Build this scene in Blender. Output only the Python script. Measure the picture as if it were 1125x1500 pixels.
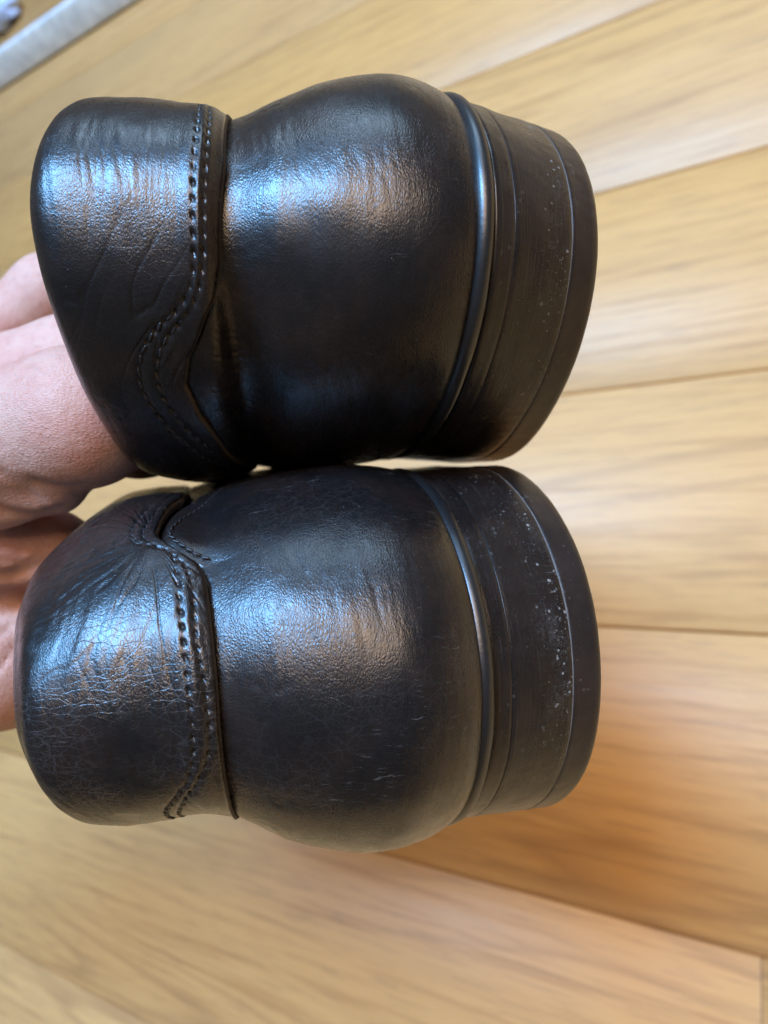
import bpy, math
import numpy as np
from mathutils import Matrix, Vector

for o in list(bpy.data.objects):
    bpy.data.objects.remove(o)
scene = bpy.context.scene
col = scene.collection
rng = np.random.default_rng(7)

# ------------------------------------------------------------------ camera
# Photograph frame: 1125 x 1500, focal length 1050 px (24-25 mm equivalent phone lens).
# "cv" axes: x right, y down, z forward (mm from the lens); world: z up, floor at z = 0.
H_CAM = 418.0
FLOOR_N = np.array([.5345, .2720, .8002]); FLOOR_N /= np.linalg.norm(FLOOR_N)
AX = np.array([-1605., 65., 1050.]); AX -= FLOOR_N * (AX @ FLOOR_N); AX /= np.linalg.norm(AX)
AU = -FLOOR_N
AY = np.cross(AU, AX)
A = np.stack([AX, AY, AU])                       # cv -> world rotation


def cv2w(p):
    return (np.asarray(p, float) @ A.T + [0, 0, H_CAM]) * .001


cam_data = bpy.data.cameras.new('camera')
cam = bpy.data.objects.new('camera', cam_data); col.objects.link(cam)
cm = np.eye(4)
cm[:3, 0], cm[:3, 1], cm[:3, 2], cm[:3, 3] = A[:, 0], -A[:, 1], -A[:, 2], [0, 0, H_CAM * .001]
cam.matrix_world = Matrix(cm.tolist())
cam_data.sensor_fit = 'VERTICAL'; cam_data.sensor_height = 36; cam_data.lens = 25.2
cam_data.clip_start = .01; cam_data.clip_end = 50
cam_data.dof.use_dof = True
cam_data.dof.focus_distance = .099
cam_data.dof.aperture_fstop = 21.0
scene.camera = cam

# ------------------------------------------------------------------ light
world = bpy.data.worlds.new('World'); scene.world = world; world.use_nodes = True
bg = world.node_tree.nodes['Background']
bg.inputs[0].default_value = (1.0, .90, .78, 1); bg.inputs[1].default_value = .13


def area(name, direction, dist, sx, sy, power, color, target=(0, 0, 110), spin=0.0):
    l = bpy.data.lights.new(name, 'AREA'); l.shape = 'RECTANGLE'; l.size = sx; l.size_y = sy
    l.energy = power; l.color = color
    o = bpy.data.objects.new(name, l); col.objects.link(o)
    d = np.array(direction, float); d /= np.linalg.norm(d)
    p = cv2w(np.array(target) + d * dist * 1000); t = cv2w(target)
    o.location = p
    o.rotation_euler = Vector((t - p).tolist()).to_track_quat('-Z', 'Y').to_euler()
    o.rotation_euler.rotate_axis('Z', spin)
    return o


area('window_light', (-.47, -.56, -.68), 2.3, .95, .78, 150, (.20, .52, 1.0))
area('far_window_light', (-.10, -.97, -.22), 2.4, 1.1, .7, 18, (.50, .74, 1.0))
area('room_light', (-.12, -.46, -.88), 3.0, 1.7, 1.5, 84, (1.0, .69, .43))

scene.view_settings.view_transform = 'Standard'
scene.view_settings.look = 'None'
scene.view_settings.gamma = 1
scene.view_settings.exposure = 0
scene.cycles.use_denoising = True
scene.cycles.max_bounces = 6
scene.cycles.use_adaptive_sampling = True
scene.cycles.adaptive_threshold = .02
scene.cycles.adaptive_min_samples = 12


# ------------------------------------------------------------------ helpers
def mesh_obj(name, V, Fc, mat, parent=None, smooth=True, uv=None, scale=.001):
    me = bpy.data.meshes.new(name)
    V = np.asarray(V, np.float32) * scale
    Fc = np.asarray(Fc, np.int32)
    k = Fc.shape[1]
    me.vertices.add(len(V)); me.vertices.foreach_set('co', V.ravel())
    me.loops.add(Fc.size); me.loops.foreach_set('vertex_index', Fc.ravel())
    me.polygons.add(len(Fc)); me.polygons.foreach_set('loop_start', np.arange(len(Fc), dtype=np.int32) * k)
    me.update(calc_edges=True)
    if smooth:
        me.polygons.foreach_set('use_smooth', np.ones(len(Fc), bool))
    if uv is not None:
        l = me.uv_layers.new(name='UVMap')
        l.data.foreach_set('uv', np.asarray(uv, np.float32)[Fc.ravel()].ravel())
    me.validate()
    if mat: me.materials.append(mat)
    o = bpy.data.objects.new(name, me); col.objects.link(o)
    if parent: o.parent = parent
    return o


def tag(o, label=None, cat=None, group=None, kind=None):
    for k, v in (('label', label), ('category', cat), ('group', group), ('kind', kind)):
        if v: o[k] = v
    return o


def empty(name, m=None):
    o = bpy.data.objects.new(name, None); col.objects.link(o); o.empty_display_size = .02
    if m is not None: o.matrix_world = m
    return o


def grid_faces(nr, nc, flip=False, wrap=False):
    r = np.arange(nr - 1)[:, None]; c = np.arange(nc if wrap else nc - 1)[None]
    c1 = (c + 1) % nc
    a, b, d, e = r * nc + c, r * nc + c1, (r + 1) * nc + c1, (r + 1) * nc + c
    f = np.stack([a, b, d, e], -1).reshape(-1, 4)
    return f[:, ::-1] if flip else f


def lattice(ix, iy, iz, seed):
    h = (ix * 374761393 + iy * 668265263 + iz * 2147483647 + seed * 1274126177) & 0xffffffff
    h = ((h ^ (h >> 13)) * 1274126177) & 0xffffffff
    return ((h ^ (h >> 16)) & 0xffff) / 32767.5 - 1.0


def noise2(x, y, seed=0):
    """smooth value noise in -1..1"""
    x, y = np.broadcast_arrays(np.asarray(x, float), np.asarray(y, float))
    ix = np.floor(x).astype(np.int64); iy = np.floor(y).astype(np.int64)
    fx = x - ix; fy = y - iy
    fx = fx ** 3 * (fx * (fx * 6 - 15) + 10); fy = fy ** 3 * (fy * (fy * 6 - 15) + 10)
    g = lambda a, b: lattice(ix + a, iy + b, ix * 0, seed)
    return ((g(0, 0) * (1 - fx) + g(1, 0) * fx) * (1 - fy) + (g(0, 1) * (1 - fx) + g(1, 1) * fx) * fy)


def fbm2(x, y, seed=0, n=3):
    return sum(noise2(x * 2 ** i, y * 2 ** i, seed + i * 17) * .5 ** i for i in range(n))


def sstep(a, b, x):
    t = np.clip((np.asarray(x, float) - a) / (b - a), 0, 1)
    return t * t * (3 - 2 * t)


class NT:
    """tiny node-tree writer"""
    def __init__(self, name):
        self.m = bpy.data.materials.new(name); self.m.use_nodes = True
        self.t = self.m.node_tree; self.t.nodes.clear()
        self.out = self.n('ShaderNodeOutputMaterial')
        self.p = self.n('ShaderNodeBsdfPrincipled')
        self.l(self.p.outputs[0], self.out.inputs[0])

    def n(self, typ, ins=None, **kw):
        nd = self.t.nodes.new(typ)
        for k, v in kw.items(): setattr(nd, k, v)
        for k, v in (ins or {}).items(): self.set(nd.inputs[k], v)
        return nd

    def l(self, a, b): self.t.links.new(a, b)

    def set(self, s, v):
        if isinstance(v, bpy.types.NodeSocket): self.l(v, s)
        elif isinstance(v, bpy.types.Node): self.l(v.outputs[0], s)
        else: s.default_value = v

    def math(self, op, a, b=0.0, c=None, clamp=False):
        i = {0: a, 1: b}
        if c is not None: i[2] = c
        return self.n('ShaderNodeMath', i, operation=op, use_clamp=clamp).outputs[0]

    def map(self, vec, loc=(0, 0, 0), rot=(0, 0, 0), sc=(1, 1, 1)):
        return self.n('ShaderNodeMapping', {'Vector': vec, 'Location': loc, 'Rotation': rot, 'Scale': sc}).outputs[0]

    def noise(self, vec, scale, detail=3, rough=.5, dist=0.0):
        return self.n('ShaderNodeTexNoise', {'Vector': vec, 'Scale': scale, 'Detail': detail, 'Roughness': rough, 'Distortion': dist}).outputs[0]

    def vor(self, vec, scale, feature='DISTANCE_TO_EDGE', rnd=1.0):
        nd = self.n('ShaderNodeTexVoronoi', {'Vector': vec, 'Scale': scale, 'Randomness': rnd}, feature=feature)
        return nd

    def ramp(self, f, stops):
        nd = self.n('ShaderNodeValToRGB', {0: f})
        e = nd.color_ramp.elements
        while len(e) < len(stops): e.new(.5)
        for q, (p, c) in zip(e, stops):
            q.position = p; q.color = (c, c, c, 1) if not hasattr(c, '__len__') else (*c, 1)
        return nd.outputs[0]

    def rng(self, f, a, b, c=0.0, d=1.0):
        return self.n('ShaderNodeMapRange', {0: f, 1: a, 2: b, 3: c, 4: d}).outputs[0]

    def mix(self, f, a, b):
        return self.n('ShaderNodeMix', {0: f, 6: a, 7: b}, data_type='RGBA').outputs[2]

    def bump(self, h, strength, dist, normal=None):
        i = {'Height': h, 'Strength': strength, 'Distance': dist}
        if normal is not None: i['Normal'] = normal
        return self.n('ShaderNodeBump', i).outputs[0]

    def coord(self, k): return self.n('ShaderNodeTexCoord').outputs[k]


def rgba(r, g, b): return (r, g, b, 1)


# ------------------------------------------------------------------ materials
def leather(name, seed, crack, scuff, tint=(.0050, .0043, .0046)):
    """UV is in centimetres: u along the heel's curve, v up the profile"""
    m = NT(name)
    uv = m.map(m.n('ShaderNodeUVMap', uv_map='UVMap').outputs[0], loc=(seed * 3.7, seed * 1.9, 0))
    warp = m.n('ShaderNodeTexNoise', {'Vector': uv, 'Scale': 2.2, 'Detail': 3})
    off = m.n('ShaderNodeVectorMath', {0: warp.outputs[1], 1: (.5, .5, .5)}, operation='SUBTRACT').outputs[0]
    off = m.n('ShaderNodeVectorMath', {0: off, 'Scale': .22}, operation='SCALE').outputs[0]
    w = m.n('ShaderNodeVectorMath', {0: uv, 1: off}, operation='ADD').outputs[0]
    # pebbled grain, stretched a little along the curve
    g = m.map(w, rot=(0, 0, .5), sc=(.72, 1.2, 1))
    peb = m.rng(m.vor(g, 23.0).outputs[0], 0, .32)
    fine = m.noise(m.map(w, rot=(0, 0, .4), sc=(.7, 1.3, 1)), 48, 3, .7)
    # creases: cell edges of a coarser, distorted net
    net = m.vor(m.map(w, rot=(0, 0, .9), sc=(1.0, .45, 1)), 6.5).outputs[0]
    line = m.rng(net, 0.0, .05, 1, 0)
    net2 = m.vor(m.map(w, rot=(0, 0, -.35), sc=(.4, 1.2, 1)), 9.5).outputs[0]
    line2 = m.rng(net2, 0.0, .05, 1, 0)
    patch = m.rng(m.noise(uv, .55, 3), .42, .62)
    lines = m.math('MULTIPLY', m.math('MAXIMUM', line, m.math('MULTIPLY', line2, .7)), patch)
    # long soft folds lying along u
    fold = m.noise(m.map(w, rot=(0, 0, .12), sc=(.35, 3.2, 1)), 2.6, 4, .6)
    h = m.math('MULTIPLY', peb, .42)
    h = m.math('ADD', h, m.math('MULTIPLY', fine, .42))
    h = m.math('SUBTRACT', h, m.math('MULTIPLY', lines, .75 * crack))
    gp = m.rng(m.noise(uv, .8, 2), .3, .7, .35, 1.0)
    b1 = m.bump(m.math('MULTIPLY', h, gp), .65, .000092)
    b2 = m.bump(fold, .20, .00018, b1)
    # colour: near-black, browner where the polish has worn
    wear = m.rng(m.noise(uv, .75, 4, .6), .42, .72)
    c = m.mix(wear, rgba(*tint), rgba(tint[0] * 3.4, tint[1] * 2.2, tint[2] * 1.5))
    # dry dust in the creases, hair-line scuffs, a few specks
    scr = m.noise(m.map(w, rot=(0, 0, 1.05), sc=(9, .7, 1)), 3.2, 5, .7)
    scr = m.math('MULTIPLY', m.rng(scr, .60, .72), m.rng(m.noise(uv, .9, 2), .5, .66))
    scr2 = m.noise(m.map(w, rot=(0, 0, -.5), sc=(12, .8, 1)), 3.0, 5, .7)
    scr2 = m.math('MULTIPLY', m.rng(scr2, .61, .72), m.rng(m.noise(m.map(uv, loc=(5, 2, 0)), 1.1, 2), .52, .66))
    dust = m.math('MULTIPLY', m.math('MAXIMUM', scr, scr2), .75 * scuff)
    dust = m.math('MAXIMUM', dust, m.math('MULTIPLY', lines, .20 * crack * scuff))
    spk = m.vor(uv, 5.5, 'F1')
    sp = m.math('MULTIPLY', m.rng(spk.outputs[0], .03, .055, 1, 0), m.rng(m.noise(uv, 1.6, 2), .56, .6))
    dust = m.math('MAXIMUM', dust, m.math('MULTIPLY', sp, .8))
    c = m.mix(dust, c, rgba(.16, .155, .15))
    m.set(m.p.inputs['Base Color'], c)
    r = m.rng(m.noise(uv, 1.3, 4, .6), .25, .8, .36, .50)
    r = m.math('ADD', r, m.math('MULTIPLY', dust, .25))
    m.set(m.p.inputs['Roughness'], r)
    m.set(m.p.inputs['Specular IOR Level'], .22)
    m.set(m.p.inputs['Coat Weight'], m.math('MULTIPLY', m.rng(m.noise(uv, 1.1, 3, .6), .35, .7, .6, 1.0), m.math('SUBTRACT', 1.0, dust)))
    m.set(m.p.inputs['Coat Roughness'], m.rng(m.noise(uv, 2.1, 3, .6), .3, .7, .20, .31))
    m.set(m.p.inputs['Coat Normal'], b2)
    m.set(m.p.inputs['Normal'], b2)
    return m.m


def heel_mat(name, base, rough, dirt, seed, streak=1.0):
    m = NT(name)
    uv = m.map(m.n('ShaderNodeUVMap', uv_map='UVMap').outputs[0], loc=(seed * 2.3, seed * 1.1, 0))
    st = m.noise(m.map(uv, sc=(.35, 9, 1)), 3.0, 5, .65)
    big = m.noise(uv, .7, 4, .6)
    fine = m.noise(uv, 30, 4, .6)
    c = m.mix(m.rng(big, .35, .7), rgba(*base), rgba(base[0] * 1.9, base[1] * 1.7, base[2] * 1.55))
    c = m.mix(m.math('MULTIPLY', m.rng(st, .56, .72), .35 * streak), c, rgba(.06, .053, .05))
    # grey wear haze, crumbs of dust and scratches
    haze = m.math('MULTIPLY', m.rng(m.noise(uv, 1.2, 5, .7), .48, .72), m.rng(m.noise(uv, 16, 4, .7), .42, .7))
    crumbs = m.n('ShaderNodeTexVoronoi', {'Vector': uv, 'Scale': 9.0, 'Randomness': 1.0}, feature='F1')
    size = m.rng(m.noise(uv, 6, 1), .35, .7, .05, .30)
    cr = m.math('LESS_THAN', crumbs.outputs[0], size)
    cr = m.math('MULTIPLY', cr, m.rng(m.noise(uv, 1.5, 3), .48, .56))
    crumb2 = m.n('ShaderNodeTexVoronoi', {'Vector': uv, 'Scale': 22.0, 'Randomness': 1.0}, feature='F1')
    cr2 = m.math('MULTIPLY', m.math('LESS_THAN', crumb2.outputs[0], m.rng(m.noise(uv, 9, 1), .4, .75, .06, .36)),
                 m.rng(m.noise(m.map(uv, loc=(3, 4, 0)), 1.2, 3), .45, .54))
    scr = m.noise(m.map(uv, rot=(0, 0, .9), sc=(14, .9, 1)), 2.6, 4, .7)
    scr = m.math('MULTIPLY', m.rng(scr, .60, .70), m.rng(m.noise(uv, .8, 2), .45, .6))
    d = m.math('MAXIMUM', m.math('MULTIPLY', haze, .34), m.math('MULTIPLY', cr, .85))
    d = m.math('MAXIMUM', d, m.math('MULTIPLY', cr2, .5))
    d = m.math('MAXIMUM', d, m.math('MULTIPLY', scr, .45))
    vv = m.n('ShaderNodeSeparateXYZ', {0: m.n('ShaderNodeUVMap', uv_map='UVMap').outputs[0]}).outputs[1]
    band = m.rng(m.math('ABSOLUTE', m.math('SUBTRACT', vv, .66)), .08, .5, 1, .15)
    d = m.math('MULTIPLY', m.math('MULTIPLY', d, band), dirt)
    c = m.mix(d, c, rgba(.24, .23, .21))
    m.set(m.p.inputs['Base Color'], c)
    m.set(m.p.inputs['Roughness'], m.math('ADD', m.rng(big, .3, .7, rough - .06, rough + .08), m.math('MULTIPLY', d, .3)))
    h = m.math('ADD', m.math('MULTIPLY', st, .7 * streak), m.math('MULTIPLY', fine, .35))
    h = m.math('ADD', h, m.math('MULTIPLY', cr, .6))
    m.set(m.p.inputs['Normal'], m.bump(h, .5, .00018))
    return m.m


def plain(name, c, rough, bump=0.0, scale=400.0, spec=.5):
    m = NT(name)
    o = m.coord('Object')
    n = m.noise(o, scale, 4, .6)
    m.set(m.p.inputs['Base Color'], m.mix(m.rng(n, .3, .7), rgba(*[x * .8 for x in c]), rgba(*[min(1, x * 1.15) for x in c])))
    m.set(m.p.inputs['Roughness'], rough); m.set(m.p.inputs['Specular IOR Level'], spec)
    if bump: m.set(m.p.inputs['Normal'], m.bump(n, .5, bump))
    return m.m


def wood_mat():
    m = NT('laminate_wood')
    o = m.coord('Object')
    rnd = m.n('ShaderNodeObjectInfo').outputs['Random']
    sh = m.n('ShaderNodeCombineXYZ', {0: m.math('MULTIPLY', rnd, 37.0), 1: m.math('MULTIPLY', rnd, 11.0), 2: m.math('MULTIPLY', rnd, 5.0)}).outputs[0]
    p = m.n('ShaderNodeVectorMath', {0: o, 1: sh}, operation='ADD').outputs[0]
    # flame figure: contour lines of a field stretched along the plank
    field = m.noise(m.map(p, sc=(1.1, 9.0, 1)), 1.0, 2, .45, .4)
    rings = m.math('FRACT', m.math('MULTIPLY', field, 13.0))
    rings = m.ramp(rings, [(0, 0.0), (.62, .12), (.88, 1.0), (1, 0.0)])
    fig = m.math('MULTIPLY', rings, m.rng(m.noise(m.map(p, sc=(.9, 5, 1)), 2.0, 2), .38, .62))
    streak = m.noise(m.map(p, sc=(4.5, 130, 1)), 1.6, 6, .70)
    pores = m.noise(m.map(p, sc=(18, 330, 1)), 1.6, 3, .6)
    tone = m.noise(m.map(p, sc=(1.2, 14, 1)), 1.0, 3, .55)
    c = m.mix(m.rng(tone, .15, .85), rgba(.57, .305, .105), rgba(.605, .335, .122))
    c = m.mix(m.math('MULTIPLY', m.rng(streak, .50, .65), .6), c, rgba(.36, .17, .055))
    c = m.mix(m.math('MULTIPLY', fig, .50), c, rgba(.30, .145, .058))
    c = m.mix(m.math('MULTIPLY', m.rng(pores, .54, .66), .42), c, rgba(.30, .165, .075))
    hs = m.n('ShaderNodeHueSaturation', {'Color': c, 'Value': m.rng(rnd, 0, 1, .985, 1.015), 'Saturation': m.rng(rnd, 0, 1, 1.02, .97)}).outputs[0]
    m.set(m.p.inputs['Base Color'], hs)
    m.set(m.p.inputs['Roughness'], m.rng(streak, .3, .7, .40, .48))
    m.set(m.p.inputs['Specular IOR Level'], .38)
    m.set(m.p.inputs['Normal'], m.bump(m.math('ADD', m.math('MULTIPLY', streak, .5), pores), .25, .0002))
    return m.m


def skin_mat():
    m = NT('skin')
    o = m.coord('Object')
    blot = m.noise(o, 45, 4, .6)
    red = m.noise(o, 55, 4, .6)
    c = m.mix(m.rng(blot, .3, .7), rgba(.52, .295, .225), rgba(.62, .385, .305))
    c = m.mix(m.math('MULTIPLY', m.rng(red, .38, .68), .8), c, rgba(.50, .195, .145))
    c = m.mix(m.math('MULTIPLY', m.rng(m.noise(o, 520, 3, .6), .5, .68), .28), c, rgba(.40, .17, .12))
    m.set(m.p.inputs['Base Color'], c)
    m.set(m.p.inputs['Roughness'], .58)
    m.set(m.p.inputs['Subsurface Weight'], .15)
    m.set(m.p.inputs['Subsurface Radius'], (1.0, .35, .2))
    m.set(m.p.inputs['Subsurface Scale'], .003)
    lines = m.vor(m.map(o, rot=(.3, .4, .9), sc=(1, 2.4, 1)), 1100).outputs[0]
    wr = m.noise(m.map(o, rot=(.2, .4, .5), sc=(1.6, 1, 1)), 420, 5, .68)
    h = m.math('ADD', m.math('MULTIPLY', m.rng(lines, 0, .3), .18), wr)
    m.set(m.p.inputs['Normal'], m.bump(h, .8, .00034))
    return m.m


LEA_C = leather('leather_counter', 1, .35, .4)
LEA_K = leather('leather_collar', 2, .4, .4)
LEA_C2 = leather('leather_counter_scuffed', 5, .22, 1.5)
LEA_K2 = leather('leather_collar_cracked', 9, .85, 1.0)
STACK = heel_mat('heel_stack_edge', (.0085, .0064, .0060), .29, .8, 1)
STACK2 = heel_mat('heel_stack_edge_dusty', (.0085, .0064, .0060), .29, 1.0, 4)
LIFT = heel_mat('rubber_lift', (.0125, .0088, .0078), .34, .25, 2, .3)
LIFT2 = heel_mat('rubber_lift_b', (.0125, .0088, .0078), .34, .3, 6, .3)
OUTS = heel_mat('outsole_edge', (.0085, .0064, .0060), .29, .5, 3)
BEAD = plain('waxed_welt', (.009, .0090, .0095), .36, .00006, 1800, .8)
THREAD = plain('thread', (.014, .013, .013), .42, .00003, 6000)
EDGE = plain('cut_leather_edge', (.050, .036, .026), .62, .00005, 1500)
GLUE2 = plain('brown_joint', (.060, .038, .022), .7, 0, 700)
GLUE = plain('dusty_joint', (.16, .15, .14), .8, 0, 700)
LINING = plain('lining', (.010, .009, .009), .7, .0001, 900)
WOOD = wood_mat()
SKIN = skin_mat()


# ------------------------------------------------------------------ floor
PW = 150.0                                        # plank width, mm
floor_mat = plain('floor_gap', (.02, .012, .008), .8)


def floor_hit(px, py):
    r = np.array([px - 562.5, py - 750., 1050.])
    return (r * H_CAM / (r @ FLOOR_N)) @ A.T      # world mm, relative to the camera's foot


j0 = floor_hit(1125, 540); j1 = floor_hit(1125, 930)
Y_REF = j0[1]                                      # one plank joint lies here
STEP = (j1[1] - j0[1])
SGN = 1 if STEP > 0 else -1
PW = abs(STEP)
X_END = floor_hit(1116, 1440)[0]                   # the butt joint seen low on the right

fl = mesh_obj('floor', [(-2500, -2500, -9), (4000, -2500, -9), (4000, 2500, -9), (-2500, 2500, -9)], [(0, 1, 2, 3)], floor_mat, smooth=False)
tag(fl, kind='structure')


def plank_mesh(L):
    w, b = PW / 2 - .45, .9
    prof = [(-w, -8), (-w, -b), (-w + b, 0), (w - b, 0), (w, -b), (w, -8)]
    V, Fc = [], []
    for x, ins in ((0.25, b), (b + .25, 0), (L - b - .25, 0), (L - .25, b)):
        for (y, z) in prof:
            V.append((x, y, z - (ins if z == 0 else 0)))
    n = len(prof)
    for k in range(3):
        for i in range(n - 1):
            Fc.append((k * n + i, (k + 1) * n + i, (k + 1) * n + i + 1, k * n + i + 1))
    Fc.append((0, 1, 4, 5)); Fc.append((1, 2, 3, 4))
    Fc.append((3 * n + 5, 3 * n + 4, 3 * n + 1, 3 * n)); Fc.append((3 * n + 4, 3 * n + 3, 3 * n + 2, 3 * n + 1))
    Fc = [tuple(reversed(f)) for f in Fc]
    return V, Fc


PL = 1820.0
pV, pF = plank_mesh(PL)
proto_plank = mesh_obj('plank', pV, pF, WOOD, fl, smooth=False)
first = True
for k in range(-11, 9):
    yc = Y_REF + SGN * PW * (k + .5)
    x0 = X_END if k == 2 else X_END - [110, 430, 260, 520, 350][k % 5]
    for i in range(-1, 2):
        xs = x0 + i * PL
        if xs > 3400 or xs + PL < -1100: continue
        o = proto_plank if first else proto_plank.copy()
        if not first: col.objects.link(o); o.parent = fl
        first = False
        o.location = (xs * .001, yc * .001, float(rng.uniform(-.00012, .00012)))

# ------------------------------------------------------------------ white metal bar lying along the boards
pa = floor_hit(0, 133); pb = floor_hit(213, 0)
yb = (pa[1] + pb[1]) / 2
bar = empty('metal_bar', Matrix.Translation((0, yb * .001, 0)))
tag(bar, 'long pale grey metal bar lying along the floorboards in the top left corner', 'metal bar')
s = -SGN


def loft_x(prof, x0, x1):
    n = len(prof); V = [(x, y, z) for x in (x0, x1) for (y, z) in prof]
    return V, [(i, (i + 1) % n, n + (i + 1) % n, n + i) for i in range(n)]


WHITE = plain('white_lacquer', (.70, .66, .57), .4, 0, 60)
ALU = plain('bright_metal', (.80, .83, .84), .22, 0, 60)
bh, bt = 38.0, 24.0
fp = [(0, 3), (s * .2, 6), (s * 11, bh - 1), (s * 12, bh), (s * 13, bh), (s * 13, 3)]
V_, F_ = loft_x(fp, -1500, 3300)
mesh_obj('front_face', V_, F_, WHITE, bar, smooth=False)
fp = [(s * 13.2, 3), (s * 13.2, bh + 1.5), (s * 14, bh + 2.6), (s * (bt - 1), bh + 2.6), (s * bt, bh + 1.5), (s * bt, 3)]
V_, F_ = loft_x(fp, -1500, 3300)
mesh_obj('top_rail', V_, F_, ALU, bar, smooth=False)
fp = [(s * 2, .0), (s * 2, 3), (s * (bt - 2), 3), (s * (bt - 2), 0)]
V_, F_ = loft_x(fp, -1500, 3300)
mesh_obj('base_shadow_strip', V_, F_, LINING, bar, smooth=False)  # near-black strip standing in for the shadow line under the bar

# crumpled clear-blue plastic beyond the bar
pc = floor_hit(16, 30)
nu, nv = 64, 40
th = np.linspace(0, 2 * np.pi, nu, endpoint=False)[None]; ph = np.linspace(0.02, np.pi - .02, nv)[:, None]
rr = 1 + .25 * noise2(np.cos(th) * 2 + 5, np.sin(th) * 2 + ph * 2, 3) + .18 * np.abs(noise2(th * 0 + np.cos(th) * 5 + 9, np.sin(th) * 5 + ph * 4, 5))
Vb = np.stack([38 * rr * np.sin(ph) * np.cos(th), 30 * rr * np.sin(ph) * np.sin(th), 20 + 21 * rr * np.cos(ph) + 0 * th], -1)
Vb[..., 2] = np.maximum(Vb[..., 2], 0.5)
PLA = NT('blue_plastic')
PLA.set(PLA.p.inputs['Base Color'], rgba(.50, .62, .85)); PLA.set(PLA.p.inputs['Roughness'], .18)
bag = mesh_obj('plastic_bag', Vb.reshape(-1, 3), grid_faces(nv, nu, True, True), PLA.m)
bag.location = (pc[0] * .001, pc[1] * .001, 0)
tag(bag, 'blurred bluish crumpled plastic bag behind the metal bar at the corner', 'plastic bag')

# ------------------------------------------------------------------ shoes
VK = np.array([0, .08, .2, .35, .48, .58, .64, .72, .84, .93, 1.0, 1.06])
FIT = {
    'lo': [0.007772, -0.2739, -0.05619, 33.52, 21.94, 104.3, 30.07, 38.4, 0.9653, 0.08278, 0.12, -4.045, 9.88, 19.41, 22.69, 29.73, 38.45, 47.63, 55.72, 58.86, 61.85, 68.47, 74.74, 79.51, 81.39, 2.215, 3.672, 4.575, 2.943, 0.2336, -2.833, -2.438, -3.12, -4.6, -6.185, -7.993, -11.47, 0.3632, 1.552, 2.35, 1.807, 0.4166, -1.879, -1.908, -1.757, -3.147, -7.66, -12.8, -16.86, 0.9918, 2.527, 3.657, 3.2, 0.004164, -4.9, -6.695, -7.098, -6.179, -5.997, -6.953, -8.565, -2.959, 1.137, 3.284, -0.7252, 0.5966, 1.869],
    'up': [-0.02709, -0.2216, -0.01338, 33.01, -41.64, 104.5, 30.89, 40.72, 1.098, 0.12, -0.09776, 8.654, 12.15, 19.93, 23.28, 30.38, 39.33, 47.36, 54.92, 57.66, 61.09, 70.5, 78.04, 79.94, 79.51, 2.438, 4.132, 4.995, 3.223, 0.2385, -2.263, -0.5247, -1.03, -2.765, -4.654, -8.026, -11.16, 1.951, 3.267, 3.836, 2.193, -1.406, -5.268, -5.308, -4.263, -2.552, -3.599, -7.339, -11.21, -1.695, -0.9048, -0.2254, 0.241, 0.6111, 0.03936, 1.456, 2.525, 3.081, 1.093, -2.46, -6.04, -2.937, 0.5086, -0.8899, 3.16, 1.422, -1.937],
}
T_TOE0, T_END = 1 + 140 / 60, 2 + 140 / 60


def hermite(xk, yk, x):
    xk = np.asarray(xk, float); yk = np.asarray(yk, float); x = np.asarray(x, float)
    d = np.gradient(yk, xk)
    i = np.clip(np.searchsorted(xk, x) - 1, 0, len(xk) - 2)
    h = xk[i + 1] - xk[i]; t = np.clip((x - xk[i]) / h, 0, 1)
    return (2 * t ** 3 - 3 * t ** 2 + 1) * yk[i] + (t ** 3 - 2 * t ** 2 + t) * h * d[i] + (-2 * t ** 3 + 3 * t ** 2) * yk[i + 1] + (t ** 3 - t ** 2) * h * d[i + 1]


def rotm(r):
    a = np.linalg.norm(r); k = r / a
    K = np.array([[0, -k[2], k[1]], [k[2], 0, -k[0]], [-k[1], k[0], 0]])
    return np.eye(3) + np.sin(a) * K + (1 - np.cos(a)) * K @ K


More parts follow.
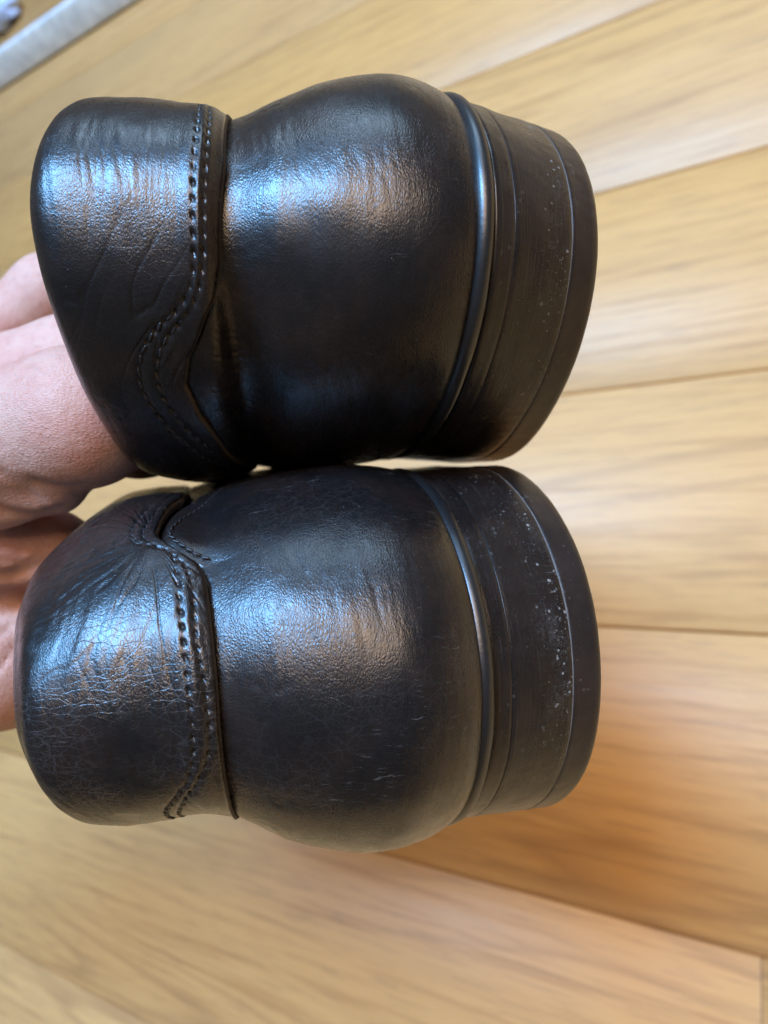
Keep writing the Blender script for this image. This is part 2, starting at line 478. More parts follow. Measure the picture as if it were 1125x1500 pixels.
class Shoe:
    """A shoe in its own axes: x across, y from heel to toe, z up (mm).
    t runs round the outline (0 = middle of the heel), v up the upper."""
    def __init__(s, key):
        p = np.array(FIT[key]); n = len(VK)
        B0 = np.stack([[0, -1, 0], [0, 0, 1], [-1, 0, 0]], 1).astype(float)
        s.key = key
        s.R = rotm(p[:3]) @ B0; s.T = p[3:6]
        s.w, s.D, s.a, s.fR, s.fL, s.dR, s.dL = p[6:13]
        s.z, s.oC, s.oR, s.oL = (p[13 + i * n:13 + (i + 1) * n] for i in range(4))
        s.hb, s.ht = p[13 + 4 * n:16 + 4 * n], p[16 + 4 * n:19 + 4 * n]
        # the upper tucks in behind the welt
        for arr, top in ((s.oC, s.ht[0]), (s.oR, s.ht[1]), (s.oL, s.ht[2])):
            arr += np.clip(top - .9 - arr[0], -3.2, 0) * np.interp(VK, [0, .08, .2, .35], [1, .5, .1, 0])
        s.med = -1 if key == 'up' else 1            # side (sign of t) that faces the other shoe
        M = np.eye(4); M[:3, :3] = A @ s.R
        M[:3, 3] = cv2w(s.T)
        s.M = Matrix(M.tolist())

    def outline(s, t):
        t = np.asarray(t, float)
        at = np.abs(t); sg = np.sign(t)
        th = np.clip(t, -1, 1) * np.pi / 2
        x = s.w * np.sin(th); y = s.D * (1 - np.abs(np.cos(th)) ** s.a)

        def side(ex, sg):
            fl = np.where(sg > 0, s.fR, s.fL)
            q = fl * ex * ex / (ex + 12.)
            e2 = np.maximum(ex - 34, 0)
            q = q + np.where(sg == s.med, -.06, .02) * e2 * e2 / (e2 + 25)
            return sg * (s.w + q)
        ex = np.clip(at - 1, 0, T_TOE0 - 1) * 60
        xs = np.where(at > 1, side(ex, np.where(sg == 0, 1, sg)), x)
        ph = np.clip(at - T_TOE0, 0, 1) * np.pi / 2
        xr, xl = side(np.array(140.), np.array(1.)), side(np.array(140.), np.array(-1.))
        xc = (xr + xl) / 2 - s.med * -4
        xt = xc + (xs - xc) * np.cos(ph) ** .85
        return np.where(at > T_TOE0, xt, xs), y + ex + 80 * np.sin(ph)

    def base(s, t):
        e = 1e-3
        t = np.asarray(t, float)
        x, y = s.outline(t); x1, y1 = s.outline(t + e); x0, y0 = s.outline(t - e)
        dx, dy = x1 - x0, y1 - y0; n = np.hypot(dx, dy) + 1e-9
        return x, y, dy / n, -dx / n

    def wts(s, t):
        r = sstep(0, 1, t); l = sstep(0, 1, -t)
        return 1 - r - l, r, l

    def zoff(s, y): return -13.0 * sstep(75, 165, y)

    def upper(s, t, v, disp=0.0, roll=None):
        """roll: (offset, dz) added past the rim"""
        x, y, nx, ny = s.base(t)
        c, r, l = s.wts(t)
        o = c * hermite(VK, s.oC, v) + r * hermite(VK, s.oR, v) + l * hermite(VK, s.oL, v)
        z = hermite(VK, s.z, v)
        e = sstep(0, 1.5, np.abs(t))
        z = z - np.where(t > 0, s.dR, s.dL) * e * np.clip((z - 20.5) / 60, 0, 2)
        wf = sstep(1.75, 3.1, np.abs(t))
        # ankle line dips a little more ahead of the heel
        rise = np.where(t * s.med > 0, 17. if s.key == 'up' else 0., -4.)
        z = z + rise * sstep(1.45, 2.1, np.abs(t)) * np.clip((z - 30) / 50, 0, 1)
        o = o + disp
        if roll is not None:
            o = o + roll[0] * (1 - wf); z = z + roll[1] * (1 - wf)
        P = np.stack([x + o * nx, y + o * ny, z + s.zoff(y)], -1)
        ps = np.clip(v / 1.06, 0, 1) * np.pi / 2
        xc = s.med * -6.
        Q = np.stack([xc + (x - xc) * np.cos(ps) ** .75, y + (140 - y) * (1 - np.cos(ps)) ** .9,
                      20 + s.zoff(y) + 52 * np.sin(ps) * (1 + .0 * y)], -1)
        return P * (1 - wf[..., None]) + Q * wf[..., None]

    def heel_off(s, t, u):
        c, r, l = s.wts(t)
        W = np.stack([c, r, l], -1)
        return (W @ s.hb) * (1 - u) + (W @ s.ht) * u

    # seam: height (v) of the collar's lower edge round the heel
    def vs(s, t):
        tm = t * s.med                              # > 0 on the inner side
        if s.key == 'lo':
            k = [(-4.4, .58), (-1.2, .585), (-.5, .588), (.05, .588), (.40, .590), (.46, .604), (.52, .665), (.57, .716), (.60, .724), (.665, .704), (.753, .662), (.855, .612), (1.05, .585), (1.4, .58), (4.4, .58)]
        else:
            k = [(-4.4, .58), (-1.2, .585), (-.45, .588), (-.12, .580), (.04, .590), (.18, .597), (.26, .622), (.33, .672), (.42, .728), (.50, .748), (.60, .730), (.75, .675), (.95, .605), (1.2, .585), (4.4, .58)]
        k = np.array(k)
        return np.interp(tm, k[:, 0], k[:, 1])


def creases(u, v, seed, la, lc, width, ang=0.0, warp=1.0):
    """valley lines running roughly along u; la: length scale, lc: spacing (mm)"""
    c, sn = math.cos(ang), math.sin(ang)
    a, b = u * c + v * sn, -u * sn + v * c
    b = b + warp * fbm2(a / 11, b / 9, seed + 3, 2)
    n = fbm2(a / la, b / lc, seed, 2)
    return np.exp(-(n / width) ** 2)


STITCH_ROWS = {
    'up': [[(.52, .640), (.413, .640), (.251, .632), (.106, .633), (-.052, .640), (-.152, .646), (-.228, .665), (-.291, .700), (-.333, .735), (-.40, .775), (-.50, .795), (-.60, .778), (-.74, .725), (-.95, .65)],
           [(.52, .672), (.381, .672), (.237, .664), (.098, .667), (-.055, .674), (-.172, .679), (-.245, .700), (-.302, .738), (-.35, .775), (-.42, .81), (-.51, .826), (-.62, .806), (-.77, .75), (-.97, .675)]],
    'lo': [[(.36, .622), (.208, .628), (.052, .615), (-.086, .612), (-.169, .630), (-.262, .672), (-.342, .720), (-.50, .762), (-.7, .775)],
           [(.50, .664), (.489, .668), (.325, .664), (.191, .664), (.058, .660), (-.084, .656), (-.163, .668), (-.248, .702), (-.347, .752), (-.466, .79), (-.66, .80)],
           [(.36, .622), (.44, .636), (.485, .668), (.53, .72), (.571, .752), (.61, .757), (.668, .735), (.764, .692), (.872, .645), (1.05, .617)],
           [(.50, .664), (.52, .705), (.565, .775), (.615, .785), (.69, .762), (.78, .72), (.89, .672), (1.06, .64)],
           [(.475, .575), (.53, .63), (.575, .668), (.61, .672), (.682, .622), (.747, .575), (.818, .545), (.897, .52)],
           ],
}

stitch_mesh = None


def make_stitch_mesh():
    nu, nv = 8, 7
    V = []
    for i in range(nv):
        f = i / (nv - 1) * np.pi
        for j in range(nu):
            g = j / nu * 2 * np.pi
            V.append((.70 * np.cos(f), .21 * np.sin(f) ** .7 * np.cos(g), .15 * np.sin(f) ** .7 * np.sin(g)))
    return np.array(V), grid_faces(nv, nu, False, True)


def build_shoe(key, label, mats):
    sh = Shoe(key)
    lc, lk, stack, lift = mats
    root = empty('loafer', sh.M)
    tag(root, label, 'shoe', 'pair of black leather loafers')
    # columns: dense round the heel, coarse along the hidden sides and toe
    fine = np.linspace(-1.55, 1.55, 660)
    rest = np.concatenate([np.linspace(1.55, T_TOE0, 40)[1:], np.linspace(T_TOE0, T_END, 40)[1:]])
    T = np.concatenate([-rest[::-1], fine, rest])
    nc = len(T)
    bx, by = sh.outline(T)
    tm = np.concatenate([[0], np.cumsum(np.hypot(np.diff(bx), np.diff(by)))])
    tm -= np.interp(0, T, tm)
    vgrid = np.linspace(0, 1.06, 400)
    zz, oo = hermite(VK, sh.z, vgrid), hermite(VK, sh.oC, vgrid)
    va = np.concatenate([[0], np.cumsum(np.hypot(np.diff(zz), np.diff(oo)))])
    vmm = lambda v: np.interp(v, vgrid, va)
    fade = (1 - sstep(1.35, 1.55, np.abs(T)))[None]
    sd = 11 if key == 'up' else 53

    # ---- counter (the rounded back of the upper)
    nr = 150
    VS = sh.vs(T)[None]
    f = np.linspace(0, 1, nr)[:, None]
    V = f * (VS + .035)
    TT = np.broadcast_to(T[None], V.shape); U = np.broadcast_to(tm[None], V.shape); W = vmm(V)
    d = .10 * fbm2(U / 9, W / 8, sd, 2)
    near = np.exp(-((V - VS + .07) / .06) ** 2)
    m1 = near * (.25 + .75 * sstep(-.1, .5, noise2(U / 7, W / 30, sd + 5)))
    d -= .09 * m1 * creases(U, W, sd + 1, 9, 1.5, .16, .06, .8)
    d += .018 * noise2(U / 6, (W + .8 * noise2(U / 9, W / 9, 21)) / .9, sd + 6)
    d -= .035 * creases(U, W, sd + 2, 12, 1.8, .11, .15, .7) * sstep(0, .5, noise2(U / 12, W / 9, sd + 9))
    d -= .6 * (1 - .8 * sstep(.30, .60, -TT * sh.med)) * sstep(-.10, -.004, V - VS) * (1 - .7 * sstep(.25, .4, TT * sh.med) if key == 'up' else 1)
    if key == 'up':
        d -= .30 * np.exp(-((V - .590) / .024) ** 2) * sstep(.22, .36, -TT) * (1 - sstep(.8, 1.1, -TT))
        d -= 1.3 * np.exp(-((V - .56) / .045) ** 2) * sstep(.12, .42, -TT) * (1 - sstep(.85, 1.2, -TT))
        d += .5 * np.exp(-((V - .42) / .08) ** 2) * sstep(.15, .5, -TT) * (1 - sstep(.85, 1.2, -TT))
        d -= .10 * creases(U, W, 88, 7, 1.6, .2, 1.2, .6) * np.exp(-((V - .60) / .07) ** 2) * sstep(.25, .4, -TT)
    # the counter sinks under the collar's edge
    d -= 0.45 * sstep(-.02, .02, V - VS)
    d -= .12 * np.exp(-((V - VS + .006) / .010) ** 2)
    # gap behind the little slit on the inner side
    d -= .8 * np.exp(-((V - VS) / .022) ** 2) * (sstep(.50, .62, TT * sh.med) * (1 - sstep(1.0, 1.2, TT * sh.med)) if key == 'lo' else 0)
    d = d * fade - (1 - fade) * .45 * sstep(-.02, .01, V - VS)
    P = sh.upper(TT, V, d)
    uv = np.stack([U, W], -1).reshape(-1, 2) * .1
    mesh_obj('counter', P.reshape(-1, 3), grid_faces(nr, nc), lc, root, uv=uv)

    # ---- stitches: positions first, their holes dent the collar
    holes, st, chan = [], [], []
    for ri, row in enumerate(STITCH_ROWS[key]):
        r = np.array(row)
        tt = np.linspace(0, 1, 600)
        kx = np.linspace(0, 1, len(r))
        a, b = hermite(kx, r[:, 0], tt), hermite(kx, r[:, 1], tt)
        pu, pv = np.interp(a, T, tm), vmm(b)
        L = np.concatenate([[0], np.cumsum(np.hypot(np.diff(pu), np.diff(pv)))])
        small = key == 'lo' and ri >= 2
        n = int(L[-1] / (1.35 if small else 2.15))
        for q in range(n):
            l0 = (q + .5 + rng.uniform(-.10, .10)) * L[-1] / n
            st.append([np.interp(l0, L, a), np.interp(l0, L, b), np.interp(l0 + .4, L, a), np.interp(l0 + .4, L, b)])
            l1 = (q + 1) * L[-1] / n
            du, dv = np.interp(l1 + .3, L, pu) - np.interp(l1 - .3, L, pu), np.interp(l1 + .3, L, pv) - np.interp(l1 - .3, L, pv)
            holes.append([np.interp(l1, L, pu), np.interp(l1, L, pv), math.atan2(dv, du) + .4, (.20 if small else .38) * rng.uniform(.6, 1.25), .30 if small else .48])
        for l1 in np.arange(0, L[-1], .35):
            chan.append([np.interp(l1, L, pu), np.interp(l1, L, pv), .07 if small else .13])
    holes = np.array(holes)

    # ---- collar
    nr = 200
    g = np.concatenate([[0, .004, .009, .016, .024, .033], np.linspace(.043, 1, nr - 6)])[:, None]
    V = VS + g * (1.06 - VS)
    TT = np.broadcast_to(T[None], V.shape); U = np.broadcast_to(tm[None], V.shape); W = vmm(V)
    dist = W - vmm(VS)
    lip = .75 * np.sqrt(np.clip(1 - (1 - np.clip(dist / .55, 0, 1)) ** 2, 0, 1)) * (1 - .55 * sstep(2, 9, dist))
    lip = lip * (1 - .85 * sstep(.30, .60, -TT * sh.med))
    if key == 'up': lip = lip * (1 - .45 * sstep(.24, .36, -TT))
    d = lip - .10
    if key == 'lo':
        big = creases(U, W, 301, 26, 2.6, .17, .20, .5) * (1 - sstep(.25, .55, TT))
        fu, fv = np.interp(.56, T, tm), vmm(.735)
        rr_, aa_ = np.hypot(U - fu, W - fv), np.arctan2(W - fv, fu - U)
        wob_ = .10 * noise2(rr_ / 6, aa_ * 2, 8)
        n1 = noise2(aa_ * 6.5 + wob_ + 3.3, rr_ / 16, 44) + .5 * noise2(aa_ * 15 + wob_ + 1.3, rr_ / 7, 47)
        fan = np.exp(-(n1 / .15) ** 2) * np.exp(-(rr_ / 21) ** 2) * sstep(2.5, 7, rr_)
        wb = W + 1.2 * noise2(U / 12, W / 10, 31) + .32 * U * sstep(-.1, .5, TT)
        d += .055 * noise2(U / 13, wb / 1.35, 33) * sstep(-.6, .2, TT) + .035 * noise2(U / 7, wb / .8, 35)
        d -= .06 * big * sstep(-.5, .3, noise2(U / 16, W / 7, 77)) + .14 * fan
    else:
        m2 = np.exp(-((TT - .15) / .28) ** 2) * np.exp(-((V - .83) / .09) ** 2)
        wb = W + .9 * noise2(U / 12, W / 10, 31)
        d += .035 * noise2(U / 12, wb / 1.3, 33) * (m2 + .25) + .022 * noise2(U / 6, wb / .75, 35)
        d -= .07 * creases(U, W, 120, 20, 1.7, .2, .06, .4) * (m2 + .05)
        m3 = np.exp(-((TT + .32) / .2) ** 2) * np.exp(-((V - .8) / .12) ** 2)
        d -= .14 * creases(U, W, 140, 16, 3.0, .12, -.5, .8) * m3
    d += .12 * fbm2(U / 10, W / 9, sd + 4, 2)
    # thread channel and holes
    win = np.abs(T) < 1.25
    idx = np.where(win)[0]
    dd = np.zeros_like(V)
    for hu, hv, ha, hk, hl in holes:
        ci = idx[(np.abs(tm[idx] - hu) < 1.6)]
        if len(ci) == 0: continue
        sl = slice(ci[0], ci[-1] + 1)
        xu, xv = U[:, sl] - hu, W[:, sl] - hv
        a1, a2 = xu * math.cos(ha) + xv * math.sin(ha), -xu * math.sin(ha) + xv * math.cos(ha)
        dd[:, sl] += hk * np.exp(-(a1 / hl) ** 2 - (a2 / .25) ** 2)
    gr = np.zeros_like(V)
    for hu, hv, hk in chan:
        ci = idx[(np.abs(tm[idx] - hu) < 1.5)]
        if len(ci) == 0: continue
        sl = slice(ci[0], ci[-1] + 1)
        gr[:, sl] = np.maximum(gr[:, sl], hk * np.exp(-((U[:, sl] - hu) ** 2 + (W[:, sl] - hv) ** 2) / .3))
    dd = dd + gr
    d -= np.minimum(dd, .7) * sstep(.35, .9, dist)
    d = d * fade + (lip - .1) * (1 - fade)
    # past the rim: roll over and run down inside as the lining
    Pm = sh.upper(TT, V, d)
    ro = np.array([0, -1.2, -2.6, -4.0, -5.0, -5.6, -6.0, -6.2, -6.2])
    rz = np.array([0, .5, .5, -.4, -2.0, -5.0, -12, -25, -44.])
    base_d = d[-1][None]
    Vr = np.full((len(ro) - 1, nc), 1.06)
    roll = np.stack([sh.upper(T, Vr[0], base_d[0], (ro[k], rz[k])) for k in range(1, len(ro))])
    Pc = np.concatenate([Pm, roll[:3]])
    n2 = len(Pc)
    Uc = np.broadcast_to(tm[None], (n2, nc)); Wc = np.concatenate([W, W[-1:] + np.array([1.2, 2.6, 4.2])[:, None]])
    collar = mesh_obj('collar', Pc.reshape(-1, 3), grid_faces(n2, nc), lk, root, uv=np.stack([Uc, Wc], -1).reshape(-1, 2) * .1)
    mesh_obj('lining', roll[2:].reshape(-1, 3), grid_faces(len(roll) - 2, nc), LINING, root)
    # cut edge under the lip
    e0 = sh.upper(T, VS[0], d[0]); e1 = sh.upper(T, VS[0] - .003, d[0] - .45); e2 = sh.upper(T, VS[0] + .002, d[0] - 1.1)
    ep = sh.upper(T, VS[0] + .003, d[0] + .42); e00 = sh.upper(T, VS[0] - .0035, d[0] + .10)
    ed = np.stack([e2, e1, e00, ep])
    mesh_obj('cut_edge', ed.reshape(-1, 3), grid_faces(4, nc), EDGE, collar)

    # stitches as pieces of the collar
    global stitch_mesh
    if stitch_mesh is None:
        sv, sf = make_stitch_mesh()
        tmp = mesh_obj('stitch', sv, sf, THREAD); stitch_mesh = tmp.data; bpy.data.objects.remove(tmp)
    for (a, b, a2, b2) in st:
        A1 = np.array([a, a2, a, a + .004]); B1 = np.array([b, b2, b + .004, b])
        off = -.02
        onl = .85 * (1 - .3) if b > sh.vs(np.array(a)) else -.02
        lf = .79 * (1 - .85 * sstep(.30, .60, -a * sh.med)) * ((1 - .45 * sstep(.24, .36, -a)) if key == 'up' else 1)
        if onl > 0: onl = onl * lf - .1 * (1 - lf)
        p = sh.upper(A1, B1, np.full(4, off + onl * .62))
        ex_ = p[1] - p[0]; ex_ /= np.linalg.norm(ex_)
        nz = np.cross(p[3] - p[0], p[2] - p[0]); nz /= np.linalg.norm(nz)
        ex_ = ex_ + .28 * rng.normal(.8, .5) * np.cross(nz, ex_); ex_ /= np.linalg.norm(ex_)
        ey_ = np.cross(nz, ex_); ey_ /= np.linalg.norm(ey_); nz = np.cross(ex_, ey_)
        M = np.eye(4); M[:3, 0], M[:3, 1], M[:3, 2], M[:3, 3] = ex_, ey_, nz, p[0] * .001
        o = bpy.data.objects.new('stitch', stitch_mesh); col.objects.link(o)
        o.parent = collar; o.matrix_local = Matrix(M.tolist())

    # ---- welt bead all round
    tb = np.concatenate([-rest[::-1], np.linspace(-1.55, 1.55, 360), rest])
    x, y, nx, ny = sh.base(tb)
    ho = sh.heel_off(tb, 1.0)
    na = 14
    c3, r3, l3 = sh.wts(tb)
    uo = c3 * sh.oC[0] + r3 * sh.oR[0] + l3 * sh.oL[0]
    bo = np.maximum(ho, uo + .9) + .15 + .45 * c3
    rings = []
    bl = np.concatenate([[0], np.cumsum(np.hypot(np.diff(x), np.diff(y)))])
    for k in range(na):
        an = 2 * np.pi * k / na
        rad = (1.35 if key == 'up' else 1.5) + .06 * noise2(bl / 5, 0 * bl, 3)
        o_ = bo - .95 + rad * np.cos(an) * .95; z_ = 20.45 + rad * np.sin(an)
        rings.append(np.stack([x + o_ * nx, y + o_ * ny, z_ + sh.zoff(y)], -1))
    R_ = np.stack(rings)                               # na x n
    Rv = R_.transpose(1, 0, 2)
    mesh_obj('welt', Rv.reshape(-1, 3), grid_faces(len(tb), na, True, True), BEAD, root)

    # ---- sole and heel: stacked layers
    def slab(name, tcol, z0, z1, mat, parent, r0, r1, follow, inset=0.0, wob=.10):
        h = z1 - z0
        rows = [(z0, -6, None), (z0, -1.2, None), (z0 + .02, -r0, None), (z0 + r0 * .35, -r0 * .3, None), (z0 + r0, 0, None)]
        mid = max(3, int(h / .8))
        for q in range(1, mid): rows.append((z0 + r0 + (h - r0 - r1) * q / mid, 0, None))
        rows += [(z1 - r1, 0, None), (z1 - r1 * .35, -r1 * .3, None), (z1 - .02, -r1, None), (z1, -1.2, None), (z1, -6, None)]
        x, y, nx, ny = sh.base(tcol)
        L = np.concatenate([[0], np.cumsum(np.hypot(np.diff(x), np.diff(y)))]); L -= np.interp(0, tcol, L)
        G, UVs = [], []
        cx_, cy_ = 0.0, (y.min() + y.max()) / 2
        for k, (zr, oi, _) in enumerate(rows):
            o_ = sh.heel_off(tcol, np.clip(zr / 19, 0, 1)) + oi - inset
            o_ = o_ + wob * fbm2(L / 14, L * 0 + zr / 6, 7, 2) + .035 * noise2(L / 1.3, L * 0 + zr / 1.3, 9)
            zf = sh.zoff(y) if follow else 0 * y
            G.append(np.stack([x + o_ * nx, y + o_ * ny, zr + zf], -1))
            UVs.append(np.stack([L, L * 0 + zr + oi], -1))
        for end, at in ((0, 0), (-1, len(G))):
            c_ = G[end].copy(); mid_x = np.interp(0, [0, 1], [0, 0])
            c_[:, 0] *= .02; c_[:, 1] = c_[:, 1] if follow else cy_ + (c_[:, 1] - cy_) * .02
            G.insert(at, c_); UVs.insert(at, UVs[end] if end == 0 else UVs[-1])
        G = np.stack(G); UVs = np.stack(UVs)
        return mesh_obj(name, G.reshape(-1, 3), grid_faces(len(G), len(tcol), False, True), mat, parent, uv=UVs.reshape(-1, 2) * .1)

    th_ = np.linspace(-1.5, 1.5, 420)
    slab('outsole', tb, 15.76, 19.1, OUTS, root, .08, .5, True, .02 if key == 'up' else .0)
    hs = slab('heel_stack', th_, 5.42, 15.74, stack, root, .12, .08, False, .0)
    if key == 'up': slab('glue_line', th_, 15.66, 15.88, GLUE2, hs, .05, .05, False, .06, .10)
    slab('glue_line', th_, 5.22, 5.48, GLUE, hs, .05, .05, False, .06, .10)
    slab('top_lift', th_, 0.0, 5.28, lift, root, .9, .10, False, -.02)
    return sh


SH_U = build_shoe('up', 'smoother black leather loafer held above the other one, heel toward the viewer', (LEA_C, LEA_K, STACK, LIFT))
SH_L = build_shoe('lo', 'more creased black leather loafer held below, white dust specks on its heel', (LEA_C2, LEA_K2, STACK2, LIFT2))


# ------------------------------------------------------------------ hand
def px3(x, y, Z): return np.array([(x - 562.5) * Z / 1050, (y - 750.) * Z / 1050, Z])


VOX = .9


def rcone(P, a, b, ra, rb):
    ba = b - a; L2 = ba @ ba
    h = np.clip(((P - a) @ ba) / L2, 0, 1)
    dd = P - a - h[:, None] * ba.astype(np.float32)
    return np.sqrt((dd * dd).sum(1)) - (ra + (rb - ra) * h)


def smin(a, b, k):
    h = np.clip(.5 + .5 * (b - a) / k, 0, 1)
    return b + (a - b) * h - k * h * (1 - h)


def chain(P, pts, k):
    d = None
    for (a, ra), (b, rb) in zip(pts[:-1], pts[1:]):
        q = rcone(P, a, b, ra, rb)
        d = q if d is None else smin(d, q, k)
    return d


J = lambda *l: [(px3(x, y, z), r) for x, y, z, r in l]
INDEX = J((-230, 690, 150, 13.0), (-60, 658, 130, 12.0), (118, 612, 125, 11.6), (205, 632, 150, 9.0), (245, 640, 172, 8.0))
MIDDLE = J((-270, 610, 172, 13), (-40, 578, 153, 11), (110, 541, 151, 10.6), (185, 580, 182, 9), (215, 590, 205, 8))
RING = J((-290, 610, 200, 12.5), (-60, 545, 188, 10), (75, 430, 190, 9.6), (140, 480, 220, 8.4), (170, 510, 240, 7.5))
PINKY = J((-280, 600, 230, 11), (-80, 560, 226, 8.6), (10, 520, 232, 8.4), (80, 545, 255, 7.2), (105, 560, 270, 6.5))
THUMB = J((-420, 1010, 190, 17), (-170, 990, 162, 16), (0, 965, 150, 13.8), (110, 895, 160, 11), (165, 880, 178, 8.5))
wrist = px3(-620, 860, 225)
arm = px3(-900, 900, 270)
PALM = [[(px3(-230, 690, 152), 12.5), (wrist, 19)], [(px3(-270, 610, 172), 13), (wrist, 20)], [(px3(-290, 610, 200), 13), (wrist, 20)],
        [(px3(-280, 600, 230), 11.5), (wrist + [0, 0, 12], 18)], [(px3(-400, 1000, 190), 17), (wrist, 20)],
        [(px3(-230, 680, 155), 12), (px3(-280, 600, 226), 11)], [(px3(-180, 800, 165), 12), (wrist, 18)], [(wrist, 21), (arm, 25)]]
WEB = [[(px3(-190, 690, 148), 10), (px3(-10, 708, 131), 7.6), (px3(76, 703, 129), 6.5)],
       [(px3(-200, 830, 160), 11), (px3(-20, 800, 142), 9.0), (px3(72, 800, 146), 7.0), (px3(104, 800, 152), 5.8)],
       [(px3(-170, 900, 160), 12), (px3(0, 872, 150), 8)]]
allp = np.array([p for c in (INDEX, MIDDLE, RING, PINKY, THUMB, *PALM) for p, r in c])
lo_, hi_ = allp.min(0) - 28, allp.max(0) + 28
nx_, ny_, nz_ = (np.ceil((hi_ - lo_) / VOX).astype(int) + 1)
def hand_sdf(Pg, carve=True):
    dp = None
    for c in PALM:
        q = chain(Pg, c, 4); dp = q if dp is None else smin(dp, q, 9)
    dt = None
    for c, kk in ((INDEX, 5), (MIDDLE, 5), (RING, 5), (PINKY, 5), (THUMB, 8)):
        q = smin(chain(Pg, c, 4), dp, kk)
        dt = q if dt is None else smin(dt, q, 1.6)
    for c, kk in zip(WEB, (1.8, 2.2, 3.0)):
        dt = smin(dt, chain(Pg, c, 4), kk)
    # flexion creases and wrinkles carved into the skin between index finger and thumb
    for seg, dep in (CREASES if carve else ()):
        cr = None
        for a, b in zip(seg[:-1], seg[1:]):
            q = rcone(Pg, a, b, dep, dep * .85); cr = q if cr is None else np.minimum(cr, q)
        dt = -smin(-dt, cr, min(1.8, dep * 1.5))
    return dt


def on_skin(x, y):
    zs = np.arange(95, 200, .5)
    pts = np.array([px3(x, y, 1.0)])[0][None] * zs[:, None]
    dv = hand_sdf(pts.astype(np.float32), False)
    i = int(np.argmax(dv < 0))
    return pts[i] if dv[i] < 0 else pts[int(np.argmin(dv))]


CREASES = [([on_skin(*p) for p in seg], dep) for seg, dep in (
    ([(52, 706), (75, 711), (98, 714), (118, 712)], .9), ([(-5, 688), (25, 706), (45, 722), (62, 738)], .55),
    ([(-12, 744), (5, 752), (30, 757), (60, 756), (90, 748)], 1.2), ([(-5, 800), (30, 806), (60, 805), (88, 800)], .6),
    ([(-12, 846), (20, 843), (50, 835), (82, 822)], 1.3), ([(-5, 862), (30, 862), (68, 850)], .7), ([(-5, 822), (40, 822), (80, 812)], .55),
    ([(-8, 905), (12, 896), (30, 886), (52, 872)], .8), ([(-5, 935), (10, 922), (28, 908)], .5), ([(-5, 985), (15, 958), (28, 935)], .45))]
# evaluate coarsely first, then only the voxels near the skin
K8 = 5
nx_, ny_, nz_ = [int(math.ceil(n / K8)) * K8 for n in (nx_, ny_, nz_)]
ii = np.stack(np.meshgrid(*(np.arange(n // K8) for n in (nx_, ny_, nz_)), indexing='ij'), -1).reshape(-1, 3)
cd = hand_sdf(((ii + .5) * K8 * VOX - VOX / 2 + lo_).astype(np.float32))
Dv = np.repeat(np.repeat(np.repeat(cd.reshape(nx_ // K8, ny_ // K8, nz_ // K8), K8, 0), K8, 1), K8, 2).astype(np.float32)
nearc = ii[np.abs(cd) < K8 * VOX * 1.3 + 2]
sub = np.stack(np.meshgrid(*(np.arange(K8),) * 3, indexing='ij'), -1).reshape(-1, 3)
fi = (nearc[:, None] * K8 + sub[None]).reshape(-1, 3)
Dv[fi[:, 0], fi[:, 1], fi[:, 2]] = hand_sdf((fi * VOX + lo_).astype(np.float32))


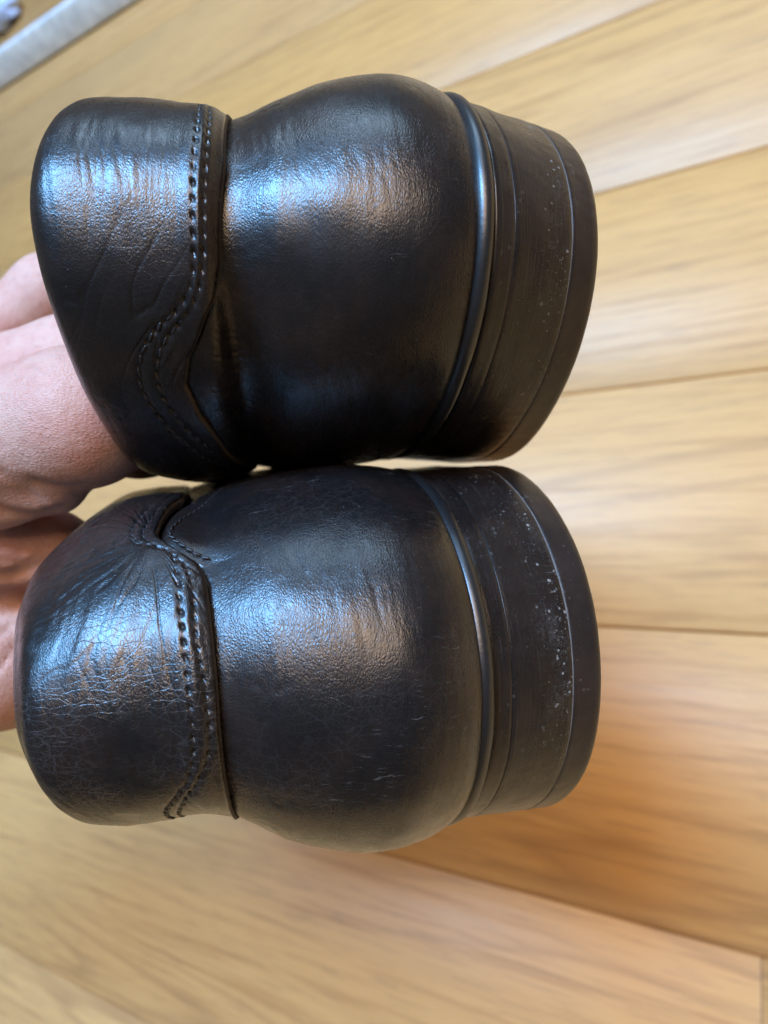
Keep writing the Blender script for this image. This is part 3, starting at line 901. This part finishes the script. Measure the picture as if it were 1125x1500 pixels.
def surface_nets(D):
    S = D < 0
    c = [S[i:S.shape[0] - 1 + i, j:S.shape[1] - 1 + j, k:S.shape[2] - 1 + k] for i in (0, 1) for j in (0, 1) for k in (0, 1)]
    n = sum(x.astype(np.int8) for x in c)
    act = (n > 0) & (n < 8)
    idx = -np.ones(act.shape, np.int64); ijk = np.argwhere(act); idx[act] = np.arange(len(ijk))
    acc = np.zeros((len(ijk), 3)); cnt = np.zeros(len(ijk))
    corners = [(i, j, k) for i in (0, 1) for j in (0, 1) for k in (0, 1)]
    val = {co: D[ijk[:, 0] + co[0], ijk[:, 1] + co[1], ijk[:, 2] + co[2]] for co in corners}
    for a in corners:
        for ax in range(3):
            if a[ax]: continue
            b = tuple(1 if q == ax else a[q] for q in range(3))
            va, vb = val[a], val[b]
            m = (va < 0) != (vb < 0)
            t = np.where(m, va / np.where(va - vb == 0, 1, va - vb), 0)
            p = np.array(a, float)[None] + t[:, None] * (np.array(b) - np.array(a))[None]
            acc += p * m[:, None]; cnt += m
    V = ijk + acc / cnt[:, None]
    Fs = []
    for ax in range(3):
        o1, o2 = [q for q in range(3) if q != ax]
        s0 = [slice(1, -1)] * 3; s1 = [slice(1, -1)] * 3
        s0[ax] = slice(0, -1); s1[ax] = slice(1, None)
        m = S[tuple(s0)] != S[tuple(s1)]
        e = np.argwhere(m); base_ = e + 1; base_[:, ax] = e[:, ax]
        ins = S[tuple(s0)][m]

        def cell(d1, d2):
            q = base_.copy(); q[:, o1] += d1; q[:, o2] += d2
            return idx[q[:, 0], q[:, 1], q[:, 2]]
        f = np.stack([cell(-1, -1), cell(0, -1), cell(0, 0), cell(-1, 0)], 1)
        flip = ins if ax != 1 else ~ins
        f[~flip] = f[~flip][:, ::-1]
        Fs.append(f)
    return V, np.concatenate(Fs)


hv, hf = surface_nets(Dv)
hv = hv * VOX + lo_
hw = cv2w(hv)
anchor = cv2w(wrist)
hand = mesh_obj('hand', hw - anchor, hf, SKIN, scale=1.0)
hand.location = anchor
tag(hand, 'bare hand reaching in from the left, its fingers hooked inside both shoes', 'hand')
# a light vertex smoothing keeps the skin free of voxel steps
sm = hand.modifiers.new('smooth', 'SMOOTH'); sm.factor = .5; sm.iterations = 4

# short dark hairs on the back of the index finger
hr = np.random.default_rng(3)
HV, HF = [], []
cen = np.array([p for p, r in INDEX])
for q in range(60):
    px, py = hr.uniform(-8, 80), hr.uniform(580, 668)
    r = np.array([(px - 562.5) / 1050, (py - 750) / 1050, 1.0])
    # march to the skin
    zs = np.arange(100, 140, .4)
    pts = r[None] * zs[:, None]
    dv = chain(pts.astype(np.float32), INDEX, 4)
    hit = np.argmax(dv < 0)
    if not dv[hit] < 0: continue
    p0 = pts[hit]
    dirn = np.array([.8, .45 + hr.normal(0, .5), -.12]); dirn /= np.linalg.norm(dirn)
    L = hr.uniform(1.0, 2.4); wd = .03
    b0 = len(HV)
    for k in range(4):
        f = k / 3
        c = p0 + dirn * L * f + np.array([0, 0, .5]) * f * f * L * .35
        w_ = wd * (1 - .85 * f)
        for an in (0, 2.1, 4.2):
            HV.append(c + np.array([0, math.cos(an) * w_, math.sin(an) * w_]))
    for k in range(3):
        for a in range(3):
            HF.append((b0 + k * 3 + a, b0 + k * 3 + (a + 1) % 3, b0 + k * 3 + 3 + (a + 1) % 3, b0 + k * 3 + 3 + a))
HAIR = plain('hair', (.06, .035, .02), .5)
ho_ = mesh_obj('hair', cv2w(np.array(HV)) - anchor, HF, HAIR, hand, scale=1.0)
ho_['kind'] = 'stuff'
